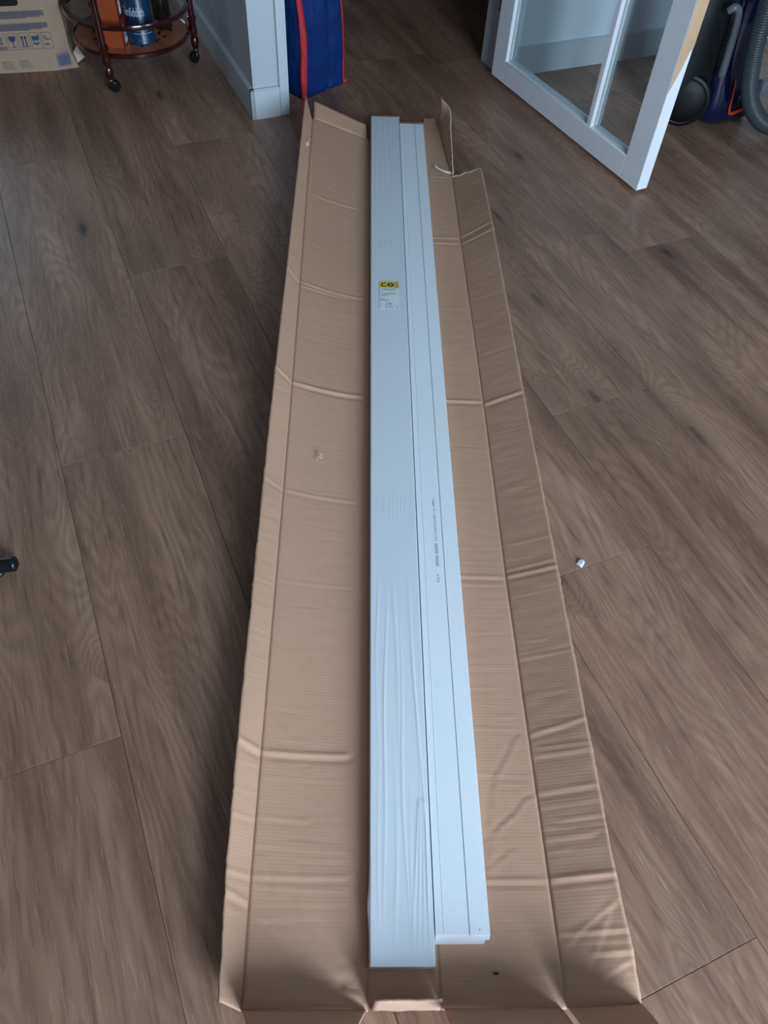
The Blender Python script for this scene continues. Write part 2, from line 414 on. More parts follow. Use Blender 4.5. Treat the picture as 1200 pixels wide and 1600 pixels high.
# ------------------------------------------------------------------ the open glazed door
d_root = empty('door_1', HW(1.506, 2.470, 0), ANG + math.radians(-86.2)); tag(d_root, 'white glazed interior door standing open', kind='structure')
DT, DL, DHt = 0.040, 0.816, 2.0          # local x along the door, y from the seen face (y=0) backwards (+), z up
zb = 0.010
def dpart(name, x0, x1, z0, z1, y0=0.0, y1=DT, mat=M_door, bev=0.0012): return box(name, x0, x1, y0, y1, z0, z1, mat, d_root, bev)
dpart('stile', 0.0, 0.0725, zb, DHt); dpart('stile', 0.737, DL, zb, DHt)
dpart('bottom_rail', 0.0732, 0.7363, zb, zb+0.068); dpart('top_rail', 0.0732, 0.7363, DHt-0.09, DHt)
dpart('glazing_bar', 0.5385, 0.5565, zb+0.068, DHt-0.09, 0.0, DT)
for x0, x1 in ((0.0725, 0.5385), (0.5565, 0.737)):
    box('pane', x0+0.001, x1-0.001, 0.021, 0.025, zb+0.069, DHt-0.091, M_glass, d_root)
    bm = bmesh.new(); z0, z1 = zb+0.068, DHt-0.09
    for a, b, c, d in ((x0, x1, z0, z0+0.007), (x0, x1, z1-0.007, z1), (x0, x0+0.007, z0+0.007, z1-0.007), (x1-0.007, x1, z0+0.007, z1-0.007)): bm_box(bm, a, b, 0.013, 0.021, c, d)
    bm_obj('glazing_bead', bm, plain('bead_greenish_white', (196, 208, 208), 0.4), d_root)
# bare wood where the lock edge was planed
M_bare = plain('planed_softwood', (216, 176, 140), 0.6, vary=0.15, nscale=18)
pts = [(0.001, 0.285), (0.012, 0.315), (0.024, 0.352), (0.032, 0.385), (0.040, 0.392), (0.0395, 1.3), (0.001, 1.3)]
w = prism('bare_wood_patch', pts, 0, 0.0008, M_bare, d_root, lambda x, y, z: (DL+z, x, y)); w['label'] = 'bare planed wood along the door edge'
for z in (0.25, 1.0, 1.75):
    bm = bmesh.new(); lathe(bm, [(0, -0.045), (0.006, -0.045), (0.006, 0.045), (0, 0.045)], 12, (-0.006, 0.004, z)); bm_obj('hinge', bm, M_chrome, d_root, True)

# ------------------------------------------------------------------ opened cardboard box
def interp(tab, y): return float(np.interp(y, [t[0] for t in tab], [t[1] for t in tab]))
Ys = [0.097, 0.256, 0.432, 0.943, 1.233, 1.578, 1.975, 2.37]
LX = list(zip(Ys, [-0.129, -0.131, -0.132, -0.133, -0.134, -0.137, -0.141, -0.1435]))
LZ = list(zip(Ys, [0.018, 0.029, 0.031, 0.040, 0.049, 0.052, 0.055, 0.060]))
OX = list(zip(Ys, [-0.153, -0.161, -0.164, -0.169, -0.168, -0.167, -0.166, -0.166]))
OZ = list(zip(Ys, [0.050, 0.060, 0.063, 0.064, 0.078, 0.081, 0.087, 0.092]))
RX = [(0.097, 0.296), (0.255, 0.2935), (0.774, 0.286), (1.235, 0.285), (1.835, 0.278), (2.17, 0.275), (2.5, 0.247)]
RZ = [(0.097, 0.006), (0.255, 0.006), (1.235, 0.005), (2.5, 0.005)]
FX = [(0.097, 0.394), (0.255, 0.382), (0.774, 0.375), (1.235, 0.369), (1.835, 0.360), (2.16, 0.353)]
FZ = [(0.097, 0.020), (0.16, 0.036), (0.255, 0.043), (0.774, 0.043), (1.235, 0.040), (1.835, 0.051), (2.16, 0.052)]
BXL, BXR = 0.034, 0.129
BZ = 0.004

def seg_dist(X, Y, a, b):
    ax, ay = a; bx, by = b; dx, dy = bx-ax, by-ay; L2 = dx*dx+dy*dy; L = math.sqrt(L2)
    t = np.clip(((X-ax)*dx + (Y-ay)*dy)/L2, 0, 1); px, py = ax+t*dx, ay+t*dy
    d = np.hypot(X-px, Y-py); s = ((X-ax)*dy - (Y-ay)*dx)/L
    return d, s, t
def crease(X, Y, pts, A, wd, tail=0.7):
    out = np.zeros_like(X)
    for a, b in zip(pts, pts[1:]):
        d, s, t = seg_dist(X, Y, a, b)
        h = A*np.exp(-(d/wd)**2) - tail*A*np.exp(-((d-2.0*wd)/(1.3*wd))**2)*(s > 0)
        out = np.where(np.abs(h) > np.abs(out), h, out)
    return out

def panel(name, inner, outer, y0f, y1f, nx, ny, creases, parent, mat=M_card, bow=0.0, rough=0.0006, edge=0.0, seed=0, thick=0.0032):
    """inner(y)/outer(y) -> (x,z); y0f/y1f(s) -> near and far ends"""
    rnd = np.random.RandomState(seed); S = np.linspace(0, 1, nx+1); T = np.linspace(0, 1, ny+1)
    X = np.zeros((ny+1, nx+1)); Yy = np.zeros_like(X); Z = np.zeros_like(X)
    for j, t in enumerate(T):
        for i, s in enumerate(S):
            y = y0f(s) + (y1f(s)-y0f(s))*t; ix, iz = inner(y); ox, oz = outer(y)
            ss = s
            X[j, i] = ix+(ox-ix)*ss; Z[j, i] = iz+(oz-iz)*ss + bow*math.sin(math.pi*s)*min(1.0, t*8, (1-t)*6); Yy[j, i] = y
            if edge and i == nx:
                X[j, i] += edge*(noise.noise(Vector((y*35, seed*3.1, 0))) + 0.6*noise.noise(Vector((y*120, seed, 5))))
    dz = np.zeros_like(X)
    for (pts, A, wd) in creases: dz += crease(X, Yy, pts, A, wd)
    for j in range(ny+1):
        for i in range(nx+1):
            x, y = X[j, i], Yy[j, i]
            dz[j, i] += rough*(noise.noise(Vector((x*9, y*9, seed))) + 0.5*noise.noise(Vector((x*25, y*60, seed+3))))
    fade = np.minimum(1, np.minimum(S, 1-S)*8)[None, :]
    Z = Z + dz*(0.35+0.65*fade)
    Z = np.maximum(Z, 0.0036)
    vs = np.stack([X, Yy, Z], -1).reshape(-1, 3).tolist(); k = nx+1
    fs = [(j*k+i, j*k+i+1, (j+1)*k+i+1, (j+1)*k+i) for j in range(ny) for i in range(nx)]
    if X[0, -1] < X[0, 0]: fs = [f[::-1] for f in fs]
    o = mesh_obj(name, vs, fs, mat, parent, smooth=True)
    md = o.modifiers.new('thickness', 'SOLIDIFY'); md.thickness = thick; md.offset = -1
    return o
cb = empty('cardboard_box', (0, 0, 0)); tag(cb, 'long opened corrugated cardboard box lying flat beneath the white boards', 'cardboard box')
rc = random.Random(11)
def faint(x0, x1, n, ya, yb, A=0.0004):
    r = []
    for _ in range(n):
        y = ya + (yb-ya)*rc.random()**1.6; a = rc.uniform(x0, x1); b = rc.uniform(x0, x1)
        if abs(b-a) < 0.03: b = x1; a = x0
        r.append(([(a, y), (b, y+rc.uniform(-.004, .004))], A*rc.uniform(0.5, 1.3), 0.0022))
    return r
cL = [([(-0.14, 1.233), (0.026, 1.236)], 0.0026, 0.004), ([(-0.14, 1.582), (0.02, 1.580)], 0.0015, 0.003), ([(-0.14, 1.568), (-0.03, 1.572)], 0.001, 0.003),
      ([(-0.145, 1.975), (0.0, 1.975)], 0.0012, 0.003), ([(-0.14, 0.943), (0.01, 0.941)], 0.0010, 0.003), ([(-0.14, 0.432), (0.0, 0.435)], 0.0024, 0.0038),
      ([(-0.14, 0.256), (0.0, 0.258)], 0.0012, 0.003), ([(-0.13, 0.336), (-0.055, 0.334)], 0.0007, 0.003),
      ([(-0.121, 0.491), (-0.061, 0.412), (-0.015, 0.345), (0.012, 0.306)], 0.0013, 0.003), ([(-0.120, 0.280), (-0.098, 0.254), (-0.060, 0.217), (0.0, 0.157)], 0.0010, 0.003),
      ([(-0.128, 0.213), (-0.098, 0.195), (-0.057, 0.169), (-0.005, 0.125)], 0.0010, 0.003), ([(-0.1, 0.275), (-0.096, 0.19)], 0.0006, 0.0022), ([(-0.064, 0.337), (-0.057, 0.172)], 0.0006, 0.0022),
      ([(0.026, 0.10), (0.018, 0.112), (0.006, 0.118)], 0.004, 0.006)] + faint(-0.13, 0.0, 26, 0.12, 0.9) + faint(-0.13, 0.0, 8, 0.9, 2.2, 0.0003)
panel('side_panel', lambda y: (BXL, BZ), lambda y: (interp(LX, y), interp(LZ, y)), lambda s: 0.097, lambda s: 2.368+0.012*s, 30, 760, cL, cb, bow=-0.0065, seed=1)
cO = [([(-0.19, 1.262), (-0.134, 1.233)], 0.0022, 0.004), ([(-0.19, 1.62), (-0.137, 1.578)], 0.0018, 0.004), ([(-0.19, 2.03), (-0.142, 1.975)], 0.0010, 0.003), ([(-0.19, 0.96), (-0.13, 0.943)], 0.0012, 0.003),
      ([(-0.19, 0.448), (-0.13, 0.432)], 0.0032, 0.0045), ([(-0.18, 0.258), (-0.13, 0.256)], 0.0018, 0.0035), ([(-0.18, 0.238), (-0.13, 0.222)], 0.0034, 0.004), ([(-0.18, 1.19), (-0.13, 1.205)], 0.0012, 0.003),
      ([(-0.18, 0.333), (-0.13, 0.33)], 0.0009, 0.003)] + faint(-0.17, -0.13, 24, 0.12, 1.0, 0.0005)
panel('outer_flap', lambda y: (interp(LX, y), interp(LZ, y)), lambda y: (interp(OX, y), interp(OZ, y)), lambda s: 0.097+0.008*s, lambda s: 2.374+0.09*max(0, s-0.1) if s < 1.1 else 0, 10, 760, cO, cb, edge=0.0022, rough=0.0011, seed=2)
panel('base_panel', lambda y: (BXL, BZ), lambda y: (BXR, BZ), lambda s: 0.099, lambda s: 2.54, 14, 300, [], cb, seed=3)
cR = [([(0.125, 1.235), (0.29, 1.232)], 0.0022, 0.0035), ([(0.13, 1.835), (0.28, 1.833)], 0.0014, 0.003), ([(0.13, 1.86), (0.28, 1.857)], 0.0012, 0.003), ([(0.13, 0.774), (0.288, 0.772)], 0.0012, 0.003),
      ([(0.13, 0.255), (0.295, 0.255)], 0.0020, 0.0032), ([(0.273, 0.467), (0.256, 0.437), (0.23, 0.397), (0.221, 0.358), (0.215, 0.321), (0.206, 0.268)], 0.0013, 0.0026),
      ([(0.29, 0.372), (0.275, 0.368), (0.256, 0.345), (0.234, 0.33), (0.223, 0.318), (0.213, 0.279)], 0.0013, 0.0026), ([(0.245, 0.294), (0.23, 0.283), (0.209, 0.268)], 0.001, 0.0024),
      ([(0.213, 0.33), (0.215, 0.175)], 0.0006, 0.0024), ([(0.22, 0.253), (0.215, 0.215), (0.219, 0.19)], 0.0008, 0.0024), ([(0.21, 2.17), (0.275, 2.168)], 0.001, 0.0028)] + faint(0.19, 0.285, 24, 0.12, 0.9) + faint(0.19, 0.28, 8, 0.9, 2.1, 0.0003)
panel('side_panel', lambda y: (BXR, BZ), lambda y: (interp(RX, y), interp(RZ, y)), lambda s: 0.098, lambda s: 2.50, 30, 760, cR, cb, seed=4)
cF = [([(0.27, 1.222), (0.39, 1.236)], 0.0026, 0.004), ([(0.27, 1.83), (0.37, 1.842)], 0.0018, 0.0035), ([(0.27, 1.86), (0.37, 1.876)], 0.0018, 0.0035), ([(0.27, 0.772), (0.39, 0.776)], 0.0018, 0.0035), ([(0.27, 0.785), (0.37, 0.79)], 0.001, 0.0028),
      ([(0.28, 0.254), (0.40, 0.257)], 0.0022, 0.0035), ([(0.386, 0.223), (0.356, 0.202), (0.332, 0.187), (0.311, 0.167)], -0.0013, 0.0024), ([(0.374, 0.212), (0.35, 0.165), (0.324, 0.132)], -0.0013, 0.0024),
      ([(0.40, 0.15), (0.378, 0.143), (0.350, 0.128)], -0.0013, 0.0024), ([(0.29, 0.378), (0.40, 0.382)], 0.0014, 0.003), ([(0.29, 0.185), (0.39, 0.187)], 0.0014, 0.003), ([(0.29, 0.47), (0.40, 0.49)], 0.0014, 0.0034),
      ([(0.3, 0.435), (0.40, 0.437)], 0.0009, 0.003), ([(0.32, 0.335), (0.40, 0.338)], 0.0010, 0.003), ([(0.34, 0.16), (0.40, 0.163)], 0.0016, 0.003), ([(0.29, 0.31), (0.36, 0.312)], 0.0008, 0.003)] + faint(0.29, 0.39, 26, 0.12, 0.7, 0.0005) + faint(0.29, 0.38, 10, 0.7, 2.1, 0.0004)
panel('outer_flap', lambda y: (interp(RX, y), interp(RZ, y)), lambda y: (interp(FX, y), interp(FZ, y)), lambda s: 0.098+0.004*s, lambda s: 2.168 - 0.027*s + 0.003*math.sin(17*s) + 0.0015*math.sin(43*s), 18, 700, cF, cb, edge=0.0018, rough=0.0012, seed=5)

def flap(name, quad, nx=14, ny=8, mat=M_card, curl=0.0, seed=0, jag=0.0, thick=0.003, parent=cb):
    """bilinear quad near-left, near-right, far-right, far-left in 3D, slightly uneven"""
    a, b, c, d = [Vector(q) for q in quad]; vs = []; nrm = (b-a).cross(d-a).normalized()
    for j in range(ny+1):
        t = j/ny
        for i in range(nx+1):
            s = i/nx; p = (a*(1-s)+b*s)*(1-t) + (d*(1-s)+c*s)*t
            p = p + nrm*(curl*math.sin(math.pi*t*0.5)*t + 0.0012*noise.noise(Vector((s*4, t*3, seed))))
            if j == ny and jag: p = p + (d-a).normalized()*jag*(noise.noise(Vector((s*9, seed, 1)))+0.5*noise.noise(Vector((s*31, seed, 2))))
            vs.append(p)
    k = nx+1; fs = [(j*k+i, j*k+i+1, (j+1)*k+i+1, (j+1)*k+i) for j in range(ny) for i in range(nx)]
    o = mesh_obj(name, vs, fs, mat, parent, smooth=True); md = o.modifiers.new('thickness', 'SOLIDIFY'); md.thickness = thick; md.offset = -1
    return o
# end flaps at the near end lean up towards the camera
flap('end_flap', [(-0.128, 0.0965, 0.0185), (0.031, 0.0965, 0.006), (0.016, 0.070, 0.094), (-0.108, 0.070, 0.102)], curl=0.003, seed=1)
flap('end_flap', [(0.134, 0.0975, 0.0055), (0.288, 0.0975, 0.006), (0.284, 0.070, 0.094), (0.133, 0.070, 0.094)], curl=0.003, seed=2)
flap('end_flap', [(0.299, 0.0975, 0.0065), (0.392, 0.1000, 0.021), (0.384, 0.071, 0.104), (0.294, 0.070, 0.094)], curl=0.003, seed=3)
fl = flap('end_flap', [(BXL+0.004, 0.0975, 0.0035), (BXR-0.001, 0.0975, 0.0035), (BXR-0.003, 0.1005, 0.064), (BXL+0.007, 0.1000, 0.062)], mat=M_card_out, curl=-0.002, seed=4, jag=0.003, thick=0.0035)
fl['label'] = 'short end flap standing upright at the near end'
# far end
flap('end_flap', [(-0.139, 2.381, 0.058), (0.024, 2.370, 0.006), (0.020, 2.440, 0.022), (-0.140, 2.452, 0.083)], curl=-0.003, seed=6, jag=0.003)
flap('end_flap', [(0.205, 2.503, 0.004), (0.243, 2.503, 0.004), (0.240, 2.530, 0.004), (0.205, 2.530, 0.004)], seed=8)
# torn piece of the right flap, standing upright
def poly_sheet(name, rows, mat, th=0.003):
    nx = len(rows[0]); vs = [Vector(p) for r in rows for p in r]
    fs = [(j*nx+i, j*nx+i+1, (j+1)*nx+i+1, (j+1)*nx+i) for j in range(len(rows)-1) for i in range(nx-1)]
    o = mesh_obj(name, vs, fs, mat, cb, smooth=True); md = o.modifiers.new('thickness', 'SOLIDIFY'); md.thickness = th; md.offset = 0; return o
base = [Vector((0.2755, 2.175, 0.006)), Vector((0.2690, 2.25, 0.006)), Vector((0.2615, 2.34, 0.006)), Vector((0.2530, 2.44, 0.006)), Vector((0.2485, 2.495, 0.006))]
top = [Vector((0.2775, 2.178, 0.008)), Vector((0.2790, 2.27, 0.027)), Vector((0.2790, 2.36, 0.045)), Vector((0.2775, 2.45, 0.070)), Vector((0.2520, 2.498, 0.080))]
rows = []
for t in (0, 0.33, 0.66, 1.0):
    P = catmull([b.lerp(q, t) + Vector((0.004*math.sin(math.pi*t), 0, 0)) for b, q in zip(base, top)], 6)
    rows.append([p + Vector((0.0015*noise.noise(p*60), 0, 0.002*t*noise.noise(p*90))) for p in P])
tf = poly_sheet('torn_flap', rows, M_card); tf['label'] = 'torn strip of the box flap standing up'
bm = bmesh.new(); tube(bm, [p + Vector((0, 0, 0.0006)) for p in rows[-1]], lambda t: 0.0018+0.0008*noise.noise(Vector((t*22, 1, 2))), 6); bm_obj('torn_edge', bm, M_card_torn, cb, True)
# frayed cut across the flap beside it, tear on the left flap
pth = [Vector((interp(RX, 2.16)+(interp(FX, 2.15)-interp(RX, 2.16))*s, 2.168-0.027*s+0.003*math.sin(17*s)+0.0015*math.sin(43*s), 0.006+0.046*s)) for s in np.linspace(0.0, 0.98, 26)]
bm = bmesh.new(); tube(bm, pth, lambda t: 0.0024*(1-t*0.5)*(0.7+0.8*abs(noise.noise(Vector((t*14, 4, 1))))), 6); bm_obj('torn_edge', bm, M_card_torn, cb, True)
bm = bmesh.new()
for q in range(9):
    c = Vector((-0.1475+rc.uniform(-.005, .004), 2.205+rc.uniform(-.016, .022), 0.068+rc.uniform(-.002, .004))); bmesh.ops.create_icosphere(bm, subdivisions=1, radius=rc.uniform(0.002, 0.0045), matrix=Matrix.Translation(c) @ Euler((rc.random()*3, rc.random()*3, 0)).to_matrix().to_4x4() @ Matrix.Diagonal((1.3, 1.0, 0.4, 1)))
bm_obj('torn_spot', bm, M_card_torn, cb)
bm = bmesh.new()
for q in range(8):
    c = Vector((-0.067+rc.uniform(-.004, .004), 1.04+rc.uniform(-.012, .012), 0.0305+rc.uniform(-0.001, .001))); bmesh.ops.create_icosphere(bm, subdivisions=1, radius=rc.uniform(0.0015, 0.0032), matrix=Matrix.Translation(c) @ Euler((rc.random()*3, rc.random()*3, 0)).to_matrix().to_4x4() @ Matrix.Diagonal((0.7, 1.3, 0.35, 1)))
bm_obj('torn_spot', bm, M_card_torn, cb)
mesh_obj('dark_spot', [(0.206+0.004*math.cos(t)*(1+.4*math.sin(3*t)), 0.139+0.0018*math.sin(t), 0.0066) for t in np.linspace(0, 2*math.pi, 11)[:-1]], [tuple(range(10))], plain('dark_stain', (60, 48, 42), 0.8), cb)

# ------------------------------------------------------------------ shrink-wrapped pack of boards
PX0, PX1, PY0, PY1, PT = 0.0365, 0.1222, 0.1455, 2.474, 0.0285
pk = empty('wrapped_board_pack', ((PX0+PX1)/2, (PY0+PY1)/2, BZ)); tag(pk, 'film-wrapped pack of long white boards with a yellow-topped label', 'board pack')
ox, oy, oz = pk.location
nb = 2; hgt = (PT-0.0006-BZ)/nb
for i in range(nb):
    z0 = i*hgt + (0.0004 if i == 0 else 0.0); box('board', PX0-ox, PX1-ox, PY0-oy, PY1-oy, z0+0.0001, (i+1)*hgt-0.0002, M_board, pk, 0.0012)
# film: wrinkled skin
def film_h(x, y):
    h = 0.0; u = (x-PX0)/(PX1-PX0)
    def band(y0, y1, soft): return max(0.0, min(1.0, (y-y0)/soft, (y1-y)/soft))
    A = band(0.158, 0.77, 0.09)
    if A > 0:
        for k, (c, wd, a, ph) in enumerate(((0.09, 0.018, 0.6, 0), (0.17, 0.022, 0.9, 1), (0.27, 0.02, 1.2, 2), (0.40, 0.03, 1.0, 3), (0.52, 0.035, 0.8, 4), (0.62, 0.02, 1.0, 5), (0.72, 0.022, 1.3, 6), (0.80, 0.02, 1.0, 7), (0.90, 0.018, 1.1, 8))):
            cc = c + 0.05*math.sin(y*5.5+ph*1.7) + 0.02*math.sin(y*17+ph); amp = a*(0.45+0.55*math.sin(y*7+ph*2.3))
            h += A*0.00085*amp*math.exp(-((u-cc)/wd)**2)
        if u > 0.5 and y < 0.36:      # fan of folds at the near right corner
            for q in range(4):
                cc = 0.66+0.09*q + (y-0.17)*(0.9-0.28*q); h += A*0.0011*math.exp(-((u-cc)/0.02)**2)
    B = band(1.95, 2.47, 0.05)
    if B > 0:
        for c in (0.18, 0.34, 0.47, 0.58, 0.66, 0.78, 0.88): h += B*0.0006*math.exp(-((u-c-0.015*math.sin(y*9+c*30))/0.014)**2)*(0.5+0.5*math.sin(y*6+c*40))
    for y0, y1 in ((0.88, 0.955), (1.75, 1.82)):
        C = band(y0, y1, 0.02)
        if C > 0:
            for c in (0.3, 0.42, 0.5, 0.6, 0.68, 0.76): h += C*0.00045*math.exp(-((u-c-0.3*(y-y0))/0.018)**2)
    return h
nx, ny = 72, 640; e = 0.0007; vs = []; prof = []
xs = np.linspace(PX0-e, PX1+e, nx+1)
zl = [BZ+0.001, BZ+0.012, PT-0.003]
for j in range(ny+1):
    y = PY0-e + (PY1-PY0+2*e)*j/ny
    bulge = 0.0030*math.exp(-((y-0.215)/0.03)**2) + 0.0006*noise.noise(Vector((y*14, 0, 0)))
    row = [(PX0-e-0.0005-bulge*(0.3 if q == 0 else 1), z) for q, z in enumerate(zl)] + [(x, PT + film_h(x, y) - (0.0006 if i in (0, nx) else 0)) for i, x in enumerate(xs)] + [(PX1+e+0.0003, z) for z in zl[::-1]]
    vs += [(x-ox, y-oy, z-oz) for x, z in row]
k = nx+1+6
fs = [(j*k+i, (j+1)*k+i, (j+1)*k+i+1, j*k+i+1)[::-1] for j in range(ny) for i in range(k-1)]
fs += [tuple(range(k)), tuple(ny*k+i for i in range(k))[::-1]]
fm = mesh_obj('shrink_film', vs, fs, M_film, pk, smooth=True); fm['label'] = 'clear shrink film with lengthwise wrinkles'
fm.data.set_sharp_from_angle(angle=math.radians(50))
# label
LBZ = PT + 0.0004 - oz
lx0, lx1, ly0, ly1 = 0.0575-ox, 0.1045-ox, 1.515-oy, 1.622-oy
lb = box('label', lx0, lx1, ly0, ly1, LBZ, LBZ+0.00025, M_paper, pk); lb['label'] = 'white product label with yellow header'
def lfn(z): return lambda u, v: (lx0+(lx1-lx0)*u, ly0+(ly1-ly0)*v, LBZ+0.00025+z)
P = Print(lfn(0.0001)); P.rect(0, 1, 0.765, 1.0); P.build('label_header', M_yellow, lb)
P = Print(lfn(0.00015)); P.rect(0.76, 0.985, 0.775, 0.985); P.build('label_header_panel', M_gold, lb)
P = Print(lfn(0.0002)); asp = (lx1-lx0)/(ly1-ly0)
P.ring(0.235, 0.882, 0.105, 0.175, 42, 318, sy=asp); P.ring(0.565, 0.882, 0.105, 0.175, sy=asp); P.rect(0.45, 0.68, 0.868, 0.896)
P.build('logo_lettering', M_ink, lb)
rl = random.Random(5); P = Print(lfn(0.0002))
for (u0, u1, v, hh) in ((0.04, 0.90, 0.715, 0.022), (0.10, 0.82, 0.675, 0.022), (0.04, 0.17, 0.59, 0.024), (0.08, 0.34, 0.49, 0.022), (0.10, 0.50, 0.475, 0.012), (0.04, 0.26, 0.42, 0.012), (0.04, 0.34, 0.33, 0.024), (0.05, 0.48, 0.30, 0.022), (0.42, 0.72, 0.12, 0.014), (0.42, 0.66, 0.08, 0.014), (0.40, 0.70, 0.04, 0.014)): P.smalltext(u0, u1, v, v+hh, rl)
P.build('small_print', M_greyink, lb)['kind'] = 'stuff'
P = Print(lfn(0.0002)); P.smalltext(0.2, 0.86, 0.545, 0.58, rl); P.rect(0.33, 0.345, 0.03, 0.26); P.text('N2', 0.43, 0.60, 0.16, 0.225); P.text('1', 0.87, 0.90, 0.04, 0.09)
P.build('bold_print', M_ink, lb)['kind'] = 'stuff'

# ------------------------------------------------------------------ single unwrapped board beside the pack
QX0, QX1, QY0, QY1, QT = 0.1248, 0.1992, 0.1825, 2.440, 0.0262
qb = empty('wall_board', ((QX0+QX1)/2, (QY0+QY1)/2, BZ)); tag(qb, 'single unwrapped white grooved board lying right of the wrapped pack', 'board')
ox, oy, oz = qb.location
w0, t = QX1-QX0, QT-BZ
# section (x from left edge, z): shallow bevel strip left, narrow groove, overhanging lip right
sec = [(0.0, 0.0004), (w0-0.006, 0.0004), (w0-0.006, t*0.45), (w0, t*0.45), (w0, t-0.0006), (w0-0.0006, t), (w0*0.622+0.0009, t), (w0*0.622+0.0003, t-0.003), (w0*0.622-0.0003, t-0.003), (w0*0.622-0.0009, t), (0.0120, t), (0.0113, t+0.0003), (0.0107, t-0.0003), (0.0, t)]
bm = bmesh.new(); n = len(sec)
def ring_at(y, slant): return [bm.verts.new((QX0+x-ox, y-slant*(1-z/t)-oy, z)) for x, z in sec]
near, far = ring_at(QY0, 0.0085), ring_at(QY1, 0.0)
for i in range(n): bm.faces.new((near[i], near[(i+1) % n], far[(i+1) % n], far[i]))
bm.faces.new(near[::-1]); bm.faces.new(far)
bmesh.ops.triangulate(bm, faces=[f for f in bm.faces if len(f.verts) > 4])
bm_obj('board_body', bm, M_board, qb)
P = Print(lambda u, v: (QX0+0.0305+0.0055*v-ox-0.0*u, 0.745+0.195*u-oy, t+0.00012))
# stamped line runs along the board
rl = random.Random(9)
P.text('JSN', 0.0, 0.085, -0.1, 0.9); P.text('8008 8008', 0.18, 0.44, 0.0, 1.0); P.text('9A:1DROC05JFJ 1A', 0.47, 0.86, 0.0, 0.9); P.rect(0.88, 1.0, 0.45, 0.62); P.rect(0.905, 0.955, 0.1, 0.3)
st = P.build('stamped_print', M_inkjet, qb); st['label'] = 'grey inkjet lettering along the board'
mesh_obj('nail_spot', [(QX1-0.014+0.0009*math.cos(a)-ox, QY0+0.006+0.0009*math.sin(a)-oy, t+0.0001) for a in np.linspace(0, 2*math.pi, 9)[:-1]], [tuple(range(8))], M_greyink, qb)

# white strip left on the cardboard
bm = bmesh.new(); path = catmull([(0.226, 2.216, 0.0135), (0.238, 2.200, 0.0128), (0.255, 2.188, 0.0120), (0.271, 2.181, 0.0115)], 6)
tube(bm, path, lambda t: 0.0036*(0.8+0.3*math.sin(t*9+1)*0.4+0.2*t), 8); o = bm_obj('foam_strip', bm, plain('white_foam', (214, 210, 200), 0.8, vary=0.08, nscale=200), None, True)
c = path[len(path)//2].copy(); c.z = 0.0072
for v in o.data.vertices: v.co -= c
o.location = c; tag(o, 'small curved white strip beside the torn cardboard flap', 'strip')

# ------------------------------------------------------------------ paper scrap and chair foot
sv = [(-0.008, 0.001, 0.001), (-0.001, 0.009, 0.004), (0.006, 0.010, 0.003), (0.0095, 0.006, 0.001), (0.003, 0.001, 0.005), (0.0015, -0.008, 0.0008), (-0.0035, -0.003, 0.002)]
o = mesh_obj('paper_scrap', sv + [(x, y, z+0.0006) for x, y, z in sv], [(4, 0, 1), (4, 1, 2), (4, 2, 3), (4, 3, 5), (4, 5, 6), (4, 6, 0)] + [(11, 8, 7), (11, 9, 8), (11, 10, 9), (11, 12, 10), (11, 13, 12), (11, 7, 13)] + [(i, (i+1) % 4, 7+(i+1) % 4, 7+i) for i in range(3)] + [(3, 5, 12, 10), (5, 6, 13, 12), (6, 0, 7, 13)], plain('scrap_paper', (228, 230, 236), 0.7))
o.location = (0.433, 0.806, 0.0); tag(o, 'tiny torn white paper scrap on the floor right of the cardboard', 'paper scrap')

ch = empty('chair_base', (-0.783, 0.7035, 0)); tag(ch, 'black rounded chair foot poking in from the left edge', 'chair')
bm = bmesh.new(); pth = catmull([(-0.20, -0.05, 0.075), (-0.05, 0.005, 0.05), (0.06, 0.042, 0.029), (0.16, 0.068, 0.0185), (0.188, 0.073, 0.0172)], 8)
tube(bm, pth, lambda t: 0.0140 if t < 0.9 else 0.0140*math.sqrt(max(0.03, 1-((t-0.9)/0.1)**2)), 16); bm_obj('leg', bm, M_black_metal, ch, True)
bm = bmesh.new(); lathe(bm, [(0, 0.0), (0.011, 0.0), (0.012, 0.003), (0.010, 0.008), (0, 0.008)], 16, (0.150, 0.064, 0.0)); bm_obj('foot_glide', bm, M_black, ch, True)
bm = bmesh.new(); lathe(bm, [(0, 0.05), (0.03, 0.05), (0.03, 0.44), (0, 0.44)], 20, (-0.21, -0.055, 0)); bm_obj('column', bm, M_black_metal, ch, autosmooth=40)
bm = bmesh.new(); bm_box(bm, -0.42, -0.01, -0.26, 0.15, 0.44, 0.49, 0.02, 3); bm_obj('seat', bm, M_black, ch, autosmooth=40)
for (dx, dy) in ((-0.2, 0.17), (-0.2, -0.2), (-0.1, -0.2)):
    bm = bmesh.new(); s = Vector((-0.21, -0.055, 0.08)); e_ = Vector((-0.21+dx, -0.055+dy, 0.0135)); tube(bm, [s.lerp(e_, q/6) for q in range(7)], 0.0125, 12); bm_obj('leg', bm, M_black_metal, ch, True)

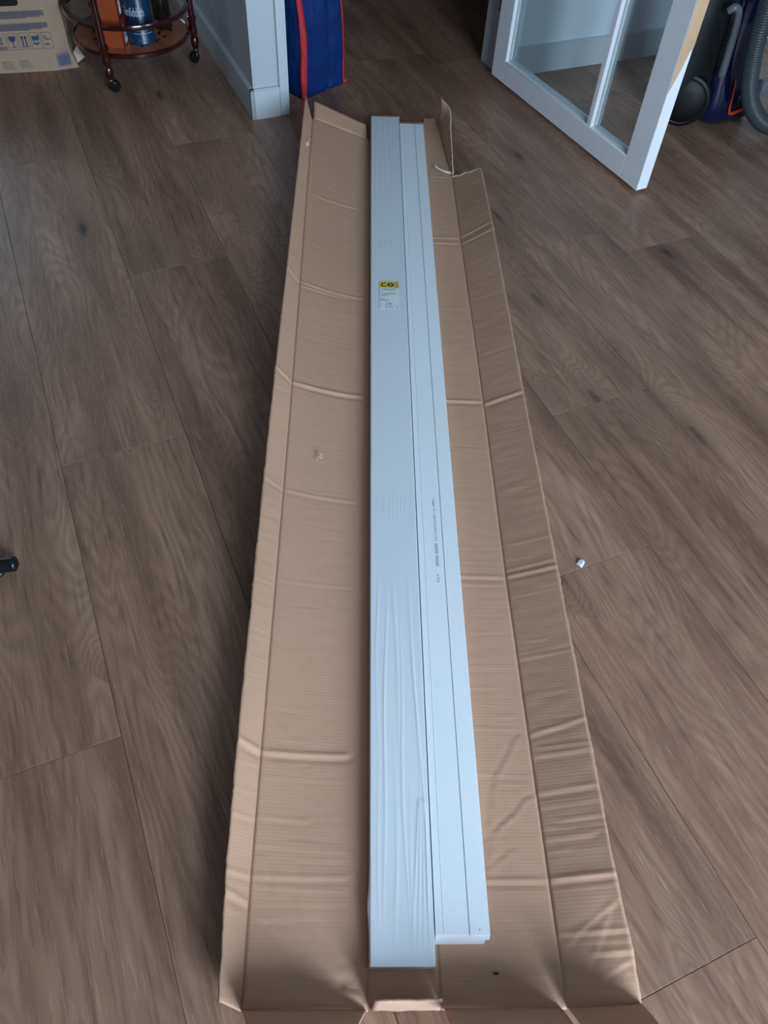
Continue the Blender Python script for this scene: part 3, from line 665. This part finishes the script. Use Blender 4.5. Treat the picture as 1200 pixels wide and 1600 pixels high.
# ------------------------------------------------------------------ round bar cart
CT = (0.368, 2.895); TZ, TR = 0.110, 0.187
ct = empty('bar_cart', HW(*CT, 0), ANG); tag(ct, 'round dark mahogany bar cart on casters beside the partition wall', 'bar cart')
def turned(z0, z1):
    pr = [(0.0, z0), (0.008, z0), (0.0125, z0+0.008), (0.0145, z0+0.022), (0.0125, z0+0.036), (0.009, z0+0.040), (0.013, z0+0.046), (0.0135, z0+0.06), (0.0115, z0+0.085), (0.0155, z0+0.09), (0.0155, z0+0.098), (0.0105, z0+0.102)]
    z = z0+0.102; m_ = (z1-z)
    pr += [(0.0105, z+m_*0.08), (0.0125, z+m_*0.13), (0.0105, z+m_*0.18), (0.0125, z+m_*0.40), (0.0105, z+m_*0.62), (0.0140, z+m_*0.66), (0.0105, z+m_*0.70), (0.0125, z+m_*0.85), (0.010, z1), (0, z1)]
    return pr
for q, deg in enumerate((235, 355, 115)):
    lxp, lyp = 0.201*math.cos(math.radians(deg)), 0.201*math.sin(math.radians(deg))
    bm = bmesh.new(); lathe(bm, [(r, z) for r, z in turned(0.042, 0.62)], 18); lg = bm_obj('leg', bm, M_mahog, ct, autosmooth=50); lg.location = (lxp, lyp, 0)
    ca = math.radians(deg + (150 if q == 0 else 215))
    co = Vector((0.011*math.cos(ca), 0.011*math.sin(ca), 0))
    bm = bmesh.new(); lathe(bm, [(0, -0.009), (0.016, -0.009), (0.0185, -0.006), (0.0185, 0.006), (0.016, 0.009), (0, 0.009)], 20, (co.x, co.y, 0.0186), (-math.sin(ca), math.cos(ca), 0)); cw = bm_obj('caster_wheel', bm, M_black, lg, autosmooth=40)
    bm = bmesh.new(); lathe(bm, [(0, 0.034), (0.008, 0.034), (0.010, 0.038), (0.010, 0.043), (0, 0.043)], 14); sd = Vector((-math.sin(ca), math.cos(ca), 0))
    for s_ in (-1, 1): tube(bm, [co + sd*0.0115*s_ + Vector((0, 0, 0.016)), co*0.7 + sd*0.0115*s_ + Vector((0, 0, 0.030)), Vector((0, 0, 0.037)) + sd*0.007*s_], 0.0028, 6)
    bm_obj('caster_fork', bm, plain('aged_brass', (120, 108, 84), 0.3, metal=0.9), lg, True)
bm = bmesh.new(); lathe(bm, [(0, TZ-0.012), (TR-0.004, TZ-0.012), (TR, TZ-0.008), (TR, TZ+0.001), (TR-0.003, TZ+0.003), (TR-0.007, TZ), (0, TZ)], 64); tray = bm_obj('tray', bm, M_mahog, ct, autosmooth=35)
bm = bmesh.new(); lathe(bm, [(0, TZ+0.0002), (0, TZ+0.0009), (TR-0.008, TZ+0.0009), (TR-0.008, TZ+0.0002)], 64); bm_obj('tray_veneer', bm, M_tray, tray)
P = Print(lambda u, v: (u, v, TZ+0.0012)); ri = random.Random(4)
for q in range(26):     # dark floral inlay
    a = 2*math.pi*q/26; r0 = 0.105 + 0.018*math.sin(q*2.3); cx, cy = r0*math.cos(a), r0*math.sin(a)
    for s_ in range(3):
        b_ = a + ri.uniform(-1.4, 1.4); ln = ri.uniform(0.010, 0.021); wd = ln*0.28
        P.poly([(cx, cy), (cx+ln*.5*math.cos(b_)-wd*math.sin(b_), cy+ln*.5*math.sin(b_)+wd*math.cos(b_)), (cx+ln*math.cos(b_), cy+ln*math.sin(b_)), (cx+ln*.5*math.cos(b_)+wd*math.sin(b_), cy+ln*.5*math.sin(b_)-wd*math.cos(b_))])
P.build('inlay', M_inlay, tray)['kind'] = 'stuff'
bm = bmesh.new(); lathe(bm, [(0.186, 0.183), (0.197, 0.183), (0.199, 0.187), (0.199, 0.194), (0.197, 0.198), (0.186, 0.198), (0.184, 0.194), (0.184, 0.187), (0.186, 0.183)], 64); bm_obj('gallery_rail', bm, M_mahog, ct, autosmooth=40)
bm = bmesh.new(); lathe(bm, [(0, 0.62), (0.225, 0.62), (0.232, 0.626), (0.232, 0.64), (0.222, 0.645), (0.219, 0.638), (0, 0.638)], 64); bm_obj('top', bm, M_mahog, ct, autosmooth=35)

# things on the tray
tz = TZ + 0.0012
can = empty('whisky_tube', HW(0.388, 2.812, tz), ANG); tag(can, 'dark blue cylindrical whisky tube with white lettering on the cart', 'tube')
M_blue = plain('blue_tin', (22, 52, 82), 0.3, vary=0.15, nscale=12); CR = 0.0420
bm = bmesh.new(); lathe(bm, [(0, 0), (CR, 0), (CR+0.0008, 0.002), (CR+0.0008, 0.006), (CR, 0.007), (CR, 0.29), (0, 0.29)], 48); bm_obj('tube_body', bm, M_blue, can, autosmooth=40)
bm = bmesh.new(); lathe(bm, [(0, 0.2902), (CR+0.001, 0.2902), (CR+0.001, 0.318), (CR-0.003, 0.321), (0, 0.321)], 48); bm_obj('lid', bm, plain('silver_lid', (150, 154, 160), 0.3, metal=0.8), can, autosmooth=40)
def canfn(u, v, r=CR+0.0005): a = math.radians(-90) + u; return (r*math.cos(a), r*math.sin(a), v)
M_silver = plain('silver_print', (208, 214, 222), 0.4)
P = Print(canfn); P.text('Glenfiddich', -1.55, 0.28, 0.083, 0.108); P.build('lettering', M_silver, can)
P = Print(canfn); P.text('15', -0.16, 0.12, 0.066, 0.075); P.smalltext(-0.55, 0.35, 0.050, 0.055, rl); P.smalltext(-0.5, 0.3, 0.041, 0.046, rl); P.text('SINGLE MALT', -0.42, 0.32, 0.012, 0.017); P.text('70cl', -0.12, 0.14, 0.026, 0.032)
P.build('small_lettering', plain('dim_print', (110, 134, 164), 0.4), can)
P = Print(canfn); P.rect(-0.75, 0.75, 0.0335, 0.0345, 12); P.build('band', M_silver, can)

obx = empty('orange_carton', HW(0.300, 2.812, tz), ANG + math.radians(-24)); tag(obx, 'tall orange bottle carton left of the blue tube on the cart', 'carton')
bw = 0.036
bm = bm_box(bmesh.new(), -bw, bw, -bw, bw, 0, 0.30, 0.0015); bm_obj('carton_body', bm, plain('orange_card', (160, 68, 34), 0.45, vary=0.08, nscale=8), obx, autosmooth=40)
fn = lambda u, v: (bw+0.0004, -bw+u, v)
P = Print(fn); P.rect(0.030, 0.058, 0.004, 0.044); P.build('price_label', M_paper, obx)
P = Print(lambda u, v: (bw+0.0006, -bw+u, v)); P.rect(0.034, 0.054, 0.018, 0.038); P.smalltext(0.034, 0.054, 0.008, 0.012, rl); P.build('barcode', plain('blue_grey_print', (120, 140, 158), 0.5), obx)
P = Print(fn); P.rect(0.012, 0.060, 0.075, 0.22); P.build('side_panel', plain('dark_red_print', (96, 36, 34), 0.45), obx)
P = Print(lambda u, v: (bw+0.0006, -bw+u, v)); P.rect(0.026, 0.046, 0.088, 0.14); P.build('badge', M_paper, obx)
P = Print(lambda u, v: (bw+0.0008, -bw+u, v)); P.text('No.', 0.029, 0.043, 0.122, 0.134); P.smalltext(0.029, 0.043, 0.110, 0.116, rl); P.build('badge_print', M_greyink, obx)

bt = empty('glass_bottle', HW(0.475, 2.895, tz), ANG); tag(bt, 'dark glass bottle behind the blue tube on the cart', 'bottle')
bm = bmesh.new(); lathe(bm, [(0, 0.003), (0.026, 0), (0.030, 0.004), (0.030, 0.12), (0.027, 0.14), (0.012, 0.17), (0.010, 0.22), (0.012, 0.222), (0.012, 0.235), (0, 0.235)], 24)
Ng = NT('dark_bottle_glass'); Ng.b.inputs['Base Color'].default_value = lin((40, 36, 30)); Ng.b.inputs['Roughness'].default_value = 0.05; Ng.b.inputs['Transmission Weight'].default_value = 0.6
Ng.l(Ng.mix(Ng.noise(Ng.n('ShaderNodeTexCoord').outputs['Object'], 20.0), lin((34, 30, 26)), lin((60, 54, 44))), Ng.b.inputs['Base Color'])
bm_obj('bottle_body', bm, Ng.m, bt, autosmooth=50)
bm = bmesh.new(); lathe(bm, [(0, 0.2352), (0.0135, 0.2352), (0.0135, 0.262), (0, 0.264)], 18); bm_obj('stopper', bm, M_black, bt, autosmooth=40)

# ------------------------------------------------------------------ brown shipping carton at the left
CBX = empty('shipping_carton', HW(0.111, 2.942, 0), ANG + math.radians(-9)); tag(CBX, 'brown shipping carton with blue handling symbols standing left of the bar cart', 'carton')
M_kraft = cardboard('kraft_carton', (176, 148, 124), 0.006, 0.02, 0.10)
BW_, BD_, BH_ = 0.52, 0.33, 0.31
def carton_xy(z):      # outline of the body at height z, lower right corner splayed
    sp = max(0.0, (0.05-z)/0.05)
    return [(-BW_, 0.0), (-0.01, 0.0-0.004*sp), (0.0, 0.002-0.004*sp), (0.052+0.016*sp, 0.020-0.008*sp), (0.056, 0.06), (0.056, BD_), (-BW_, BD_)]
bm = bmesh.new(); zs = [0.001, 0.02, 0.05, 0.12, 0.2, 0.28, BH_]; rings = []
for z in zs: rings.append([bm.verts.new((x+0.0015*noise.noise(Vector((x*8, y*8, z*12))), y+0.0015*noise.noise(Vector((x*7, z*13, y*9))), z)) for x, y in carton_xy(z)])
nn = len(rings[0])
for R0, R1 in zip(rings, rings[1:]):
    for i in range(nn): bm.faces.new((R0[i], R0[(i+1) % nn], R1[(i+1) % nn], R1[i]))
bm.faces.new(rings[0][::-1]); bm.faces.new(rings[-1]); bm_obj('carton_body', bm, M_kraft, CBX)
fv = [(0.064, 0.040, 0.004), (0.088, 0.060, 0.012), (0.070, 0.066, 0.046), (0.059, 0.034, 0.040)]
o = mesh_obj('torn_corner', fv + [(x+0.002, y+0.002, z) for x, y, z in fv], [(0, 1, 2, 3), (7, 6, 5, 4), (0, 4, 5, 1), (1, 5, 6, 2), (2, 6, 7, 3), (3, 7, 4, 0)], M_card_torn, CBX)
M_bink = plain('blue_ink', (52, 56, 104), 0.6, vary=0.2, nscale=150); M_pink = plain('grey_violet_ink', (116, 104, 106), 0.7, vary=0.25, nscale=220); M_teal = plain('teal_ink', (46, 76, 108), 0.6, vary=0.2, nscale=150); M_dkink = plain('outline_ink', (70, 66, 78), 0.6)
def cf(off): return lambda u, v: (u, -0.0022-off, v)
P = Print(cf(0)); rb = random.Random(8)
for z0, z1, u1 in ((0.160, 0.181, 0.006), (0.125, 0.146, 0.008)):
    P.rect(-0.24, u1-0.06, z0, z1); P.rect(u1-0.06, u1-0.003, z0+0.006, z1)
P.build('printed_text_band', M_pink, CBX)
P = Print(cf(0.0003))
for z0 in (0.163, 0.1695, 0.175, 0.128, 0.1345, 0.140): P.smalltext(-0.24, -0.01, z0, z0+0.0035, rb, 9)
P.build('printed_text', M_dkink, CBX)
P = Print(cf(0.0003)); cells = [-0.185+0.0355*i for i in range(6)]
for u in cells: P.frame(u-0.0148, u+0.0148, 0.070, 0.118, 0.0008)
P.build('symbol_frames', M_dkink, CBX)
P = Print(cf(0.0004)); u = cells[2]      # fragile glass
P.poly([(u-0.010, 0.110), (u-0.0105, 0.103), (u-0.006, 0.095), (u, 0.0925), (u+0.006, 0.095), (u+0.0105, 0.103), (u+0.010, 0.110)]); P.rect(u-0.001, u+0.001, 0.079, 0.093); P.rect(u-0.006, u+0.006, 0.077, 0.079); P.build('glass_symbol', M_bink, CBX)
P = Print(cf(0.0004)); u = cells[3]      # this side up
for d in (-0.0052, 0.0052): P.rect(u+d-0.0018, u+d+0.0018, 0.081, 0.104); P.poly([(u+d-0.0046, 0.103), (u+d+0.0046, 0.103), (u+d, 0.112)])
P.rect(u-0.010, u+0.010, 0.077, 0.0795); P.build('arrows_symbol', M_bink, CBX)
P = Print(cf(0.0004)); u = cells[4]      # hands round a load
P.poly([(u-0.011, 0.108), (u-0.010, 0.095), (u+0.010, 0.095), (u+0.0115, 0.112), (u+0.0085, 0.112), (u+0.007, 0.107)]); P.ring(u, 0.091, 0.0045, 0.0095, 190, 350, 10); P.build('handling_symbol', M_teal, CBX)
P = Print(cf(0.0004)); u = cells[5]; P.text('70x', u-0.009, u+0.010, 0.094, 0.102); P.smalltext(u-0.009, u+0.004, 0.104, 0.109, rb); P.smalltext(u-0.009, u+0.008, 0.080, 0.087, rb); P.build('size_symbol', M_dkink, CBX)
P = Print(cf(0.0004)); u = cells[1]; P.ring(u, 0.104, 0.002, 0.006, 0, 360, 12); P.rect(u-0.004, u+0.004, 0.086, 0.096); P.rect(u-0.012, u+0.012, 0.072, 0.080); P.build('recycle_symbol', M_pink, CBX)
P = Print(cf(0.0004))
for u0, u1 in ((-0.168, -0.128), (-0.112, -0.072)):
    for q in range(6): P.smalltext(u0, u1-0.003*q*rb.random(), 0.012+0.0045*q, 0.0148+0.0045*q, rb)
P.build('address_print', M_pink, CBX)
P = Print(lambda u, v: (0.008+u*0.93, -0.0005-0.006*max(0.0, (0.05-v)/0.05)+u*0.335, v)); P.rect(0.0, 0.042, 0.012, 0.050); P.build('barcode_label', plain('barcode_paper', (126, 120, 130), 0.6), CBX)
P = Print(lambda u, v: (0.008+u*0.93+0.0001, -0.0009-0.006*max(0.0, (0.05-v)/0.05)+u*0.335, v)); u = 0.003
while u < 0.039: w_ = rb.uniform(0.0006, 0.002); P.rect(u, u+w_, 0.016, 0.046); u += w_+rb.uniform(0.0006, 0.0018)
P.build('barcode', M_bink, CBX)
P = Print(cf(0.0003)); P.ring(-0.125, 0.207, 0.0, 0.011, 90, 270, 12); P.ring(-0.075, 0.207, 0.0, 0.011, -90, 90, 12); P.rect(-0.125, -0.075, 0.196, 0.218); P.build('handle_hole', M_black, CBX)

# ------------------------------------------------------------------ blue shopping bag in the doorway
BG = empty('shopping_bag', HW(0.826, 2.499, 0), ANG + math.radians(23)); tag(BG, 'blue woven plastic shopping bag with red edge stripes in the doorway', 'bag')
bW, bD, bH = 0.186, 0.145, 0.44
def bag_pt(q, z, off=0.0):
    """q runs round the bag: 0 near corner, 0..1 right face, 1..2 far side, 2..3 rear, 3..4 left face"""
    k = z/bH; q = q % 4
    t = 1 - 0.10*k
    c = [(0.0, 0.0), (bW, 0.0), (bW, bD), (0.0, bD)]
    i = int(q); f = q-i; A, B = c[i], c[(i+1) % 4]; x = A[0]+(B[0]-A[0])*f; y = A[1]+(B[1]-A[1])*f
    nx_, ny_ = ((0, -1), (1, 0), (0, 1), (-1, 0))[i]
    bul = 0.008*math.sin(math.pi*f)*math.sin(math.pi*min(1, k*1.1+0.05)); wr = 0.0045*noise.noise(Vector((q*3.1, z*14, 1))) + 0.003*noise.noise(Vector((q*9.3, z*26, 4))) + 0.0045*(0.35-abs(noise.noise(Vector((q*6.1+z*9, z*21-q*3, 8))))) - 0.007*math.exp(-((f-0.60-0.1*k)/0.05)**2)*(1 if i == 0 else 0)
    rnd = math.sin(math.pi*f)
    x += nx_*(bul + wr*min(1, rnd*3+0.25) + off); y += ny_*(bul + wr*min(1, rnd*3+0.25) + off)
    if f < 0.04 or f > 0.96: pass
    x = (x-bW*0.5)*t + bW*0.5 - 0.022*k + 0.006*math.sin(k*5); y = (y-bD*0.5)*(1-0.12*k)+bD*0.5 + 0.004*math.sin(k*7+1)
    return (x, y, max(0.001, z))
nq, nz = 96, 44; vs = [bag_pt(4*i/nq, bH*j/nz) for j in range(nz+1) for i in range(nq)]
fs = [(j*nq+i, j*nq+(i+1) % nq, (j+1)*nq+(i+1) % nq, (j+1)*nq+i) for j in range(nz) for i in range(nq)] + [tuple(range(nq))[::-1]]
o = mesh_obj('bag_body', vs, fs, plain('blue_woven_plastic', (12, 50, 108), 0.24, vary=0.22, nscale=22, bump=0.3), BG, smooth=True)
md = o.modifiers.new('thickness', 'SOLIDIFY'); md.thickness = 0.0012; md.offset = -1
M_red = plain('red_webbing', (196, 44, 52), 0.55, vary=0.15, nscale=120)
def stripe(q0, q1):
    n_ = 44; m_ = 4; v = []
    for j in range(n_+1):
        for i in range(m_+1): v.append(bag_pt(q0+(q1-q0)*i/m_, bH*j/n_, 0.0022))
    o_ = mesh_obj('red_stripe', v, [(j*(m_+1)+i, j*(m_+1)+i+1, (j+1)*(m_+1)+i+1, (j+1)*(m_+1)+i) for j in range(n_) for i in range(m_)], M_red, BG, smooth=True)
    md = o_.modifiers.new('t', 'SOLIDIFY'); md.thickness = 0.0015; md.offset = 1
stripe(-0.04, 0.085); stripe(0.955, 1.05)
bm = bmesh.new(); tube(bm, catmull([(bW*0.25, -0.002, bH*0.86), (bW*0.3, 0.02, bH+0.09), (bW*0.62, 0.02, bH+0.09), (bW*0.68, -0.002, bH*0.86)], 8), 0.006, 8); bm_obj('handle', bm, M_red, BG, True)
bm = bmesh.new(); bmesh.ops.create_icosphere(bm, subdivisions=2, radius=0.008, matrix=Matrix.Translation((bW+0.006, 0.004, 0.007)) @ Matrix.Diagonal((1.0, 0.7, 0.8, 1))); bm_obj('corner_knot', bm, M_red, BG, True)

# ------------------------------------------------------------------ vacuum cleaner parked upright behind the door
VC = empty('vacuum_cleaner', HW(2.05, 1.98, 0), ANG); tag(VC, 'dark blue and black vacuum cleaner with grey ribbed hose behind the door', 'vacuum cleaner')
def vl(a, b, z): return Vector((a-2.05, b-1.98, z))
M_vblue = plain('glossy_navy_plastic', (14, 22, 56), 0.14, vary=0.12, nscale=6, coat=0.6)
M_vblack = plain('charcoal_plastic', (15, 17, 19), 0.55, vary=0.12, nscale=20, spec=0.3)
M_vgrey = plain('grey_plastic', (100, 102, 108), 0.4)
M_orange = plain('orange_red_plastic', (206, 66, 36), 0.35)
# blue shell: horizontal sections, rounded front
def shell(name, secs, mat, seg=28, parent=VC):
    bm = bmesh.new(); rs = []
    for (cx, cy, rx, ry, z, e_) in secs:
        r = []
        for i in range(seg):
            a = 2*math.pi*i/seg; ca_, sa_ = math.cos(a), math.sin(a)
            r.append(bm.verts.new(vl(cx+rx*math.copysign(abs(ca_)**e_, ca_), cy+ry*math.copysign(abs(sa_)**e_, sa_), z)))
        rs.append(r)
    for A, B in zip(rs, rs[1:]):
        for i in range(seg): bm.faces.new((A[i], A[(i+1) % seg], B[(i+1) % seg], B[i]))
    bm.faces.new(rs[0][::-1]); bm.faces.new(rs[-1]); return bm_obj(name, bm, mat, parent, autosmooth=60)
shell('shell', [(2.115, 1.985, 0.085, 0.055, 0.004, 0.6), (2.112, 1.985, 0.098, 0.066, 0.02, 0.6), (2.105, 1.985, 0.098, 0.070, 0.08, 0.65), (2.095, 1.99, 0.095, 0.068, 0.16, 0.7), (2.085, 1.99, 0.088, 0.064, 0.26, 0.75), (2.075, 1.99, 0.080, 0.058, 0.36, 0.8), (2.07, 1.995, 0.07, 0.05, 0.44, 0.8), (2.065, 2.0, 0.045, 0.03, 0.475, 0.9)], M_vblue)
shell('motor_body', [(1.982, 2.045, 0.085, 0.075, 0.010, 0.6), (1.980, 2.045, 0.095, 0.085, 0.04, 0.6), (1.975, 2.045, 0.098, 0.088, 0.16, 0.6), (1.972, 2.045, 0.090, 0.085, 0.30, 0.65), (1.955, 2.045, 0.085, 0.075, 0.41, 0.7), (1.96, 2.045, 0.05, 0.04, 0.44, 0.8)], M_vblack)
wdir = Vector((-0.62, -0.78, 0.0)).normalized(); wc = vl(1.928, 1.965, 0.0815)
bm = bmesh.new(); lathe(bm, [(0, -0.03), (0.074, -0.03), (0.080, -0.024), (0.081, -0.006), (0.078, 0.0), (0.070, 0.003), (0.066, 0.0015), (0.060, 0.006), (0.03, 0.011), (0, 0.012)], 40, wc, wdir); wh = bm_obj('wheel', bm, plain('black_wheel', (9, 10, 11), 0.5, spec=0.3), VC, autosmooth=30)
bm = bmesh.new(); lathe(bm, [(0.0805, -0.02), (0.0822, -0.018), (0.0822, -0.012), (0.0805, -0.010)], 40, wc, wdir); bm_obj('tyre_rib', bm, M_vblack, wh, True)
pth = catmull([vl(1.945, 1.928, 0.350), vl(1.955, 1.918, 0.362), vl(1.974, 1.916, 0.349), vl(1.987, 1.918, 0.305), vl(1.996, 1.920, 0.243), vl(2.004, 1.922, 0.165)], 8)
bm = bmesh.new(); tube(bm, pth, lambda t: 0.0105 + 0.002*t, 10); bm_obj('handle', bm, M_vgrey, VC, True)
# orange angular trim on the shell
def trim_strip(pts, wd):
    bm = bmesh.new(); tube(bm, catmull(pts, 6), wd, 8); return bm
bm = trim_strip([vl(2.066, 1.917, 0.150), vl(2.076, 1.914, 0.100), vl(2.084, 1.912, 0.052), vl(2.098, 1.911, 0.043), vl(2.150, 1.914, 0.050)], lambda t: 0.0022+0.0034*min(1, t*1.3)); bm_obj('trim', bm, M_orange, VC, True)
bm = bmesh.new(); lathe(bm, [(0, 0), (0.024, 0), (0.024, 0.006), (0.020, 0.009), (0, 0.009)], 24, vl(2.128, 1.922, 0.080), (0.1, -1, 0.05)); bm_obj('socket', bm, M_black, VC, autosmooth=40)
bm = bm_box(bmesh.new(), 0.0, 0.075, -0.098, -0.070, 0.300, 0.440, 0.008, 2); bm_obj('tube_clip', bm, plain('silver_plastic', (176, 182, 188), 0.3, metal=0.4), VC, autosmooth=40)
bm = bm_box(bmesh.new(), 0.150, 0.21, -0.06, -0.03, 0.075, 0.125, 0.006, 2); bm_obj('latch', bm, M_vgrey, VC, autosmooth=40)
# ribbed hose
hp = catmull([vl(1.99, 1.84, 0.62), vl(1.982, 1.835, 0.52), vl(1.979, 1.828, 0.44), vl(1.981, 1.825, 0.37), vl(1.987, 1.822, 0.305), vl(2.003, 1.82, 0.236), vl(2.033, 1.82, 0.163), vl(2.080, 1.815, 0.098), vl(2.142, 1.806, 0.052), vl(2.225, 1.79, 0.030), vl(2.34, 1.775, 0.028), vl(2.46, 1.80, 0.028), vl(2.55, 1.90, 0.028)], 60)
L_ = [0.0]
for a_, b_ in zip(hp, hp[1:]): L_.append(L_[-1] + (b_-a_).length)
bm = bmesh.new(); NR = 620; tot = L_[-1]; path = []
for i in range(NR+1):
    d = tot*i/NR; j = min(len(L_)-2, max(0, int(np.searchsorted(L_, d))-1)); f = (d-L_[j])/max(1e-9, L_[j+1]-L_[j]); path.append(hp[j].lerp(hp[j+1], f))
rad = {0: 0.0228, 1: 0.0252, 2: 0.0262, 3: 0.0252}
rings = {}
cnt = [0]
def hr(t): return rad[int(round(t*NR)) % 4]
tube(bm, path, hr, 20); bm_obj('hose', bm, plain('grey_hose', (62, 67, 70), 0.25, vary=0.05), VC, autosmooth=80)
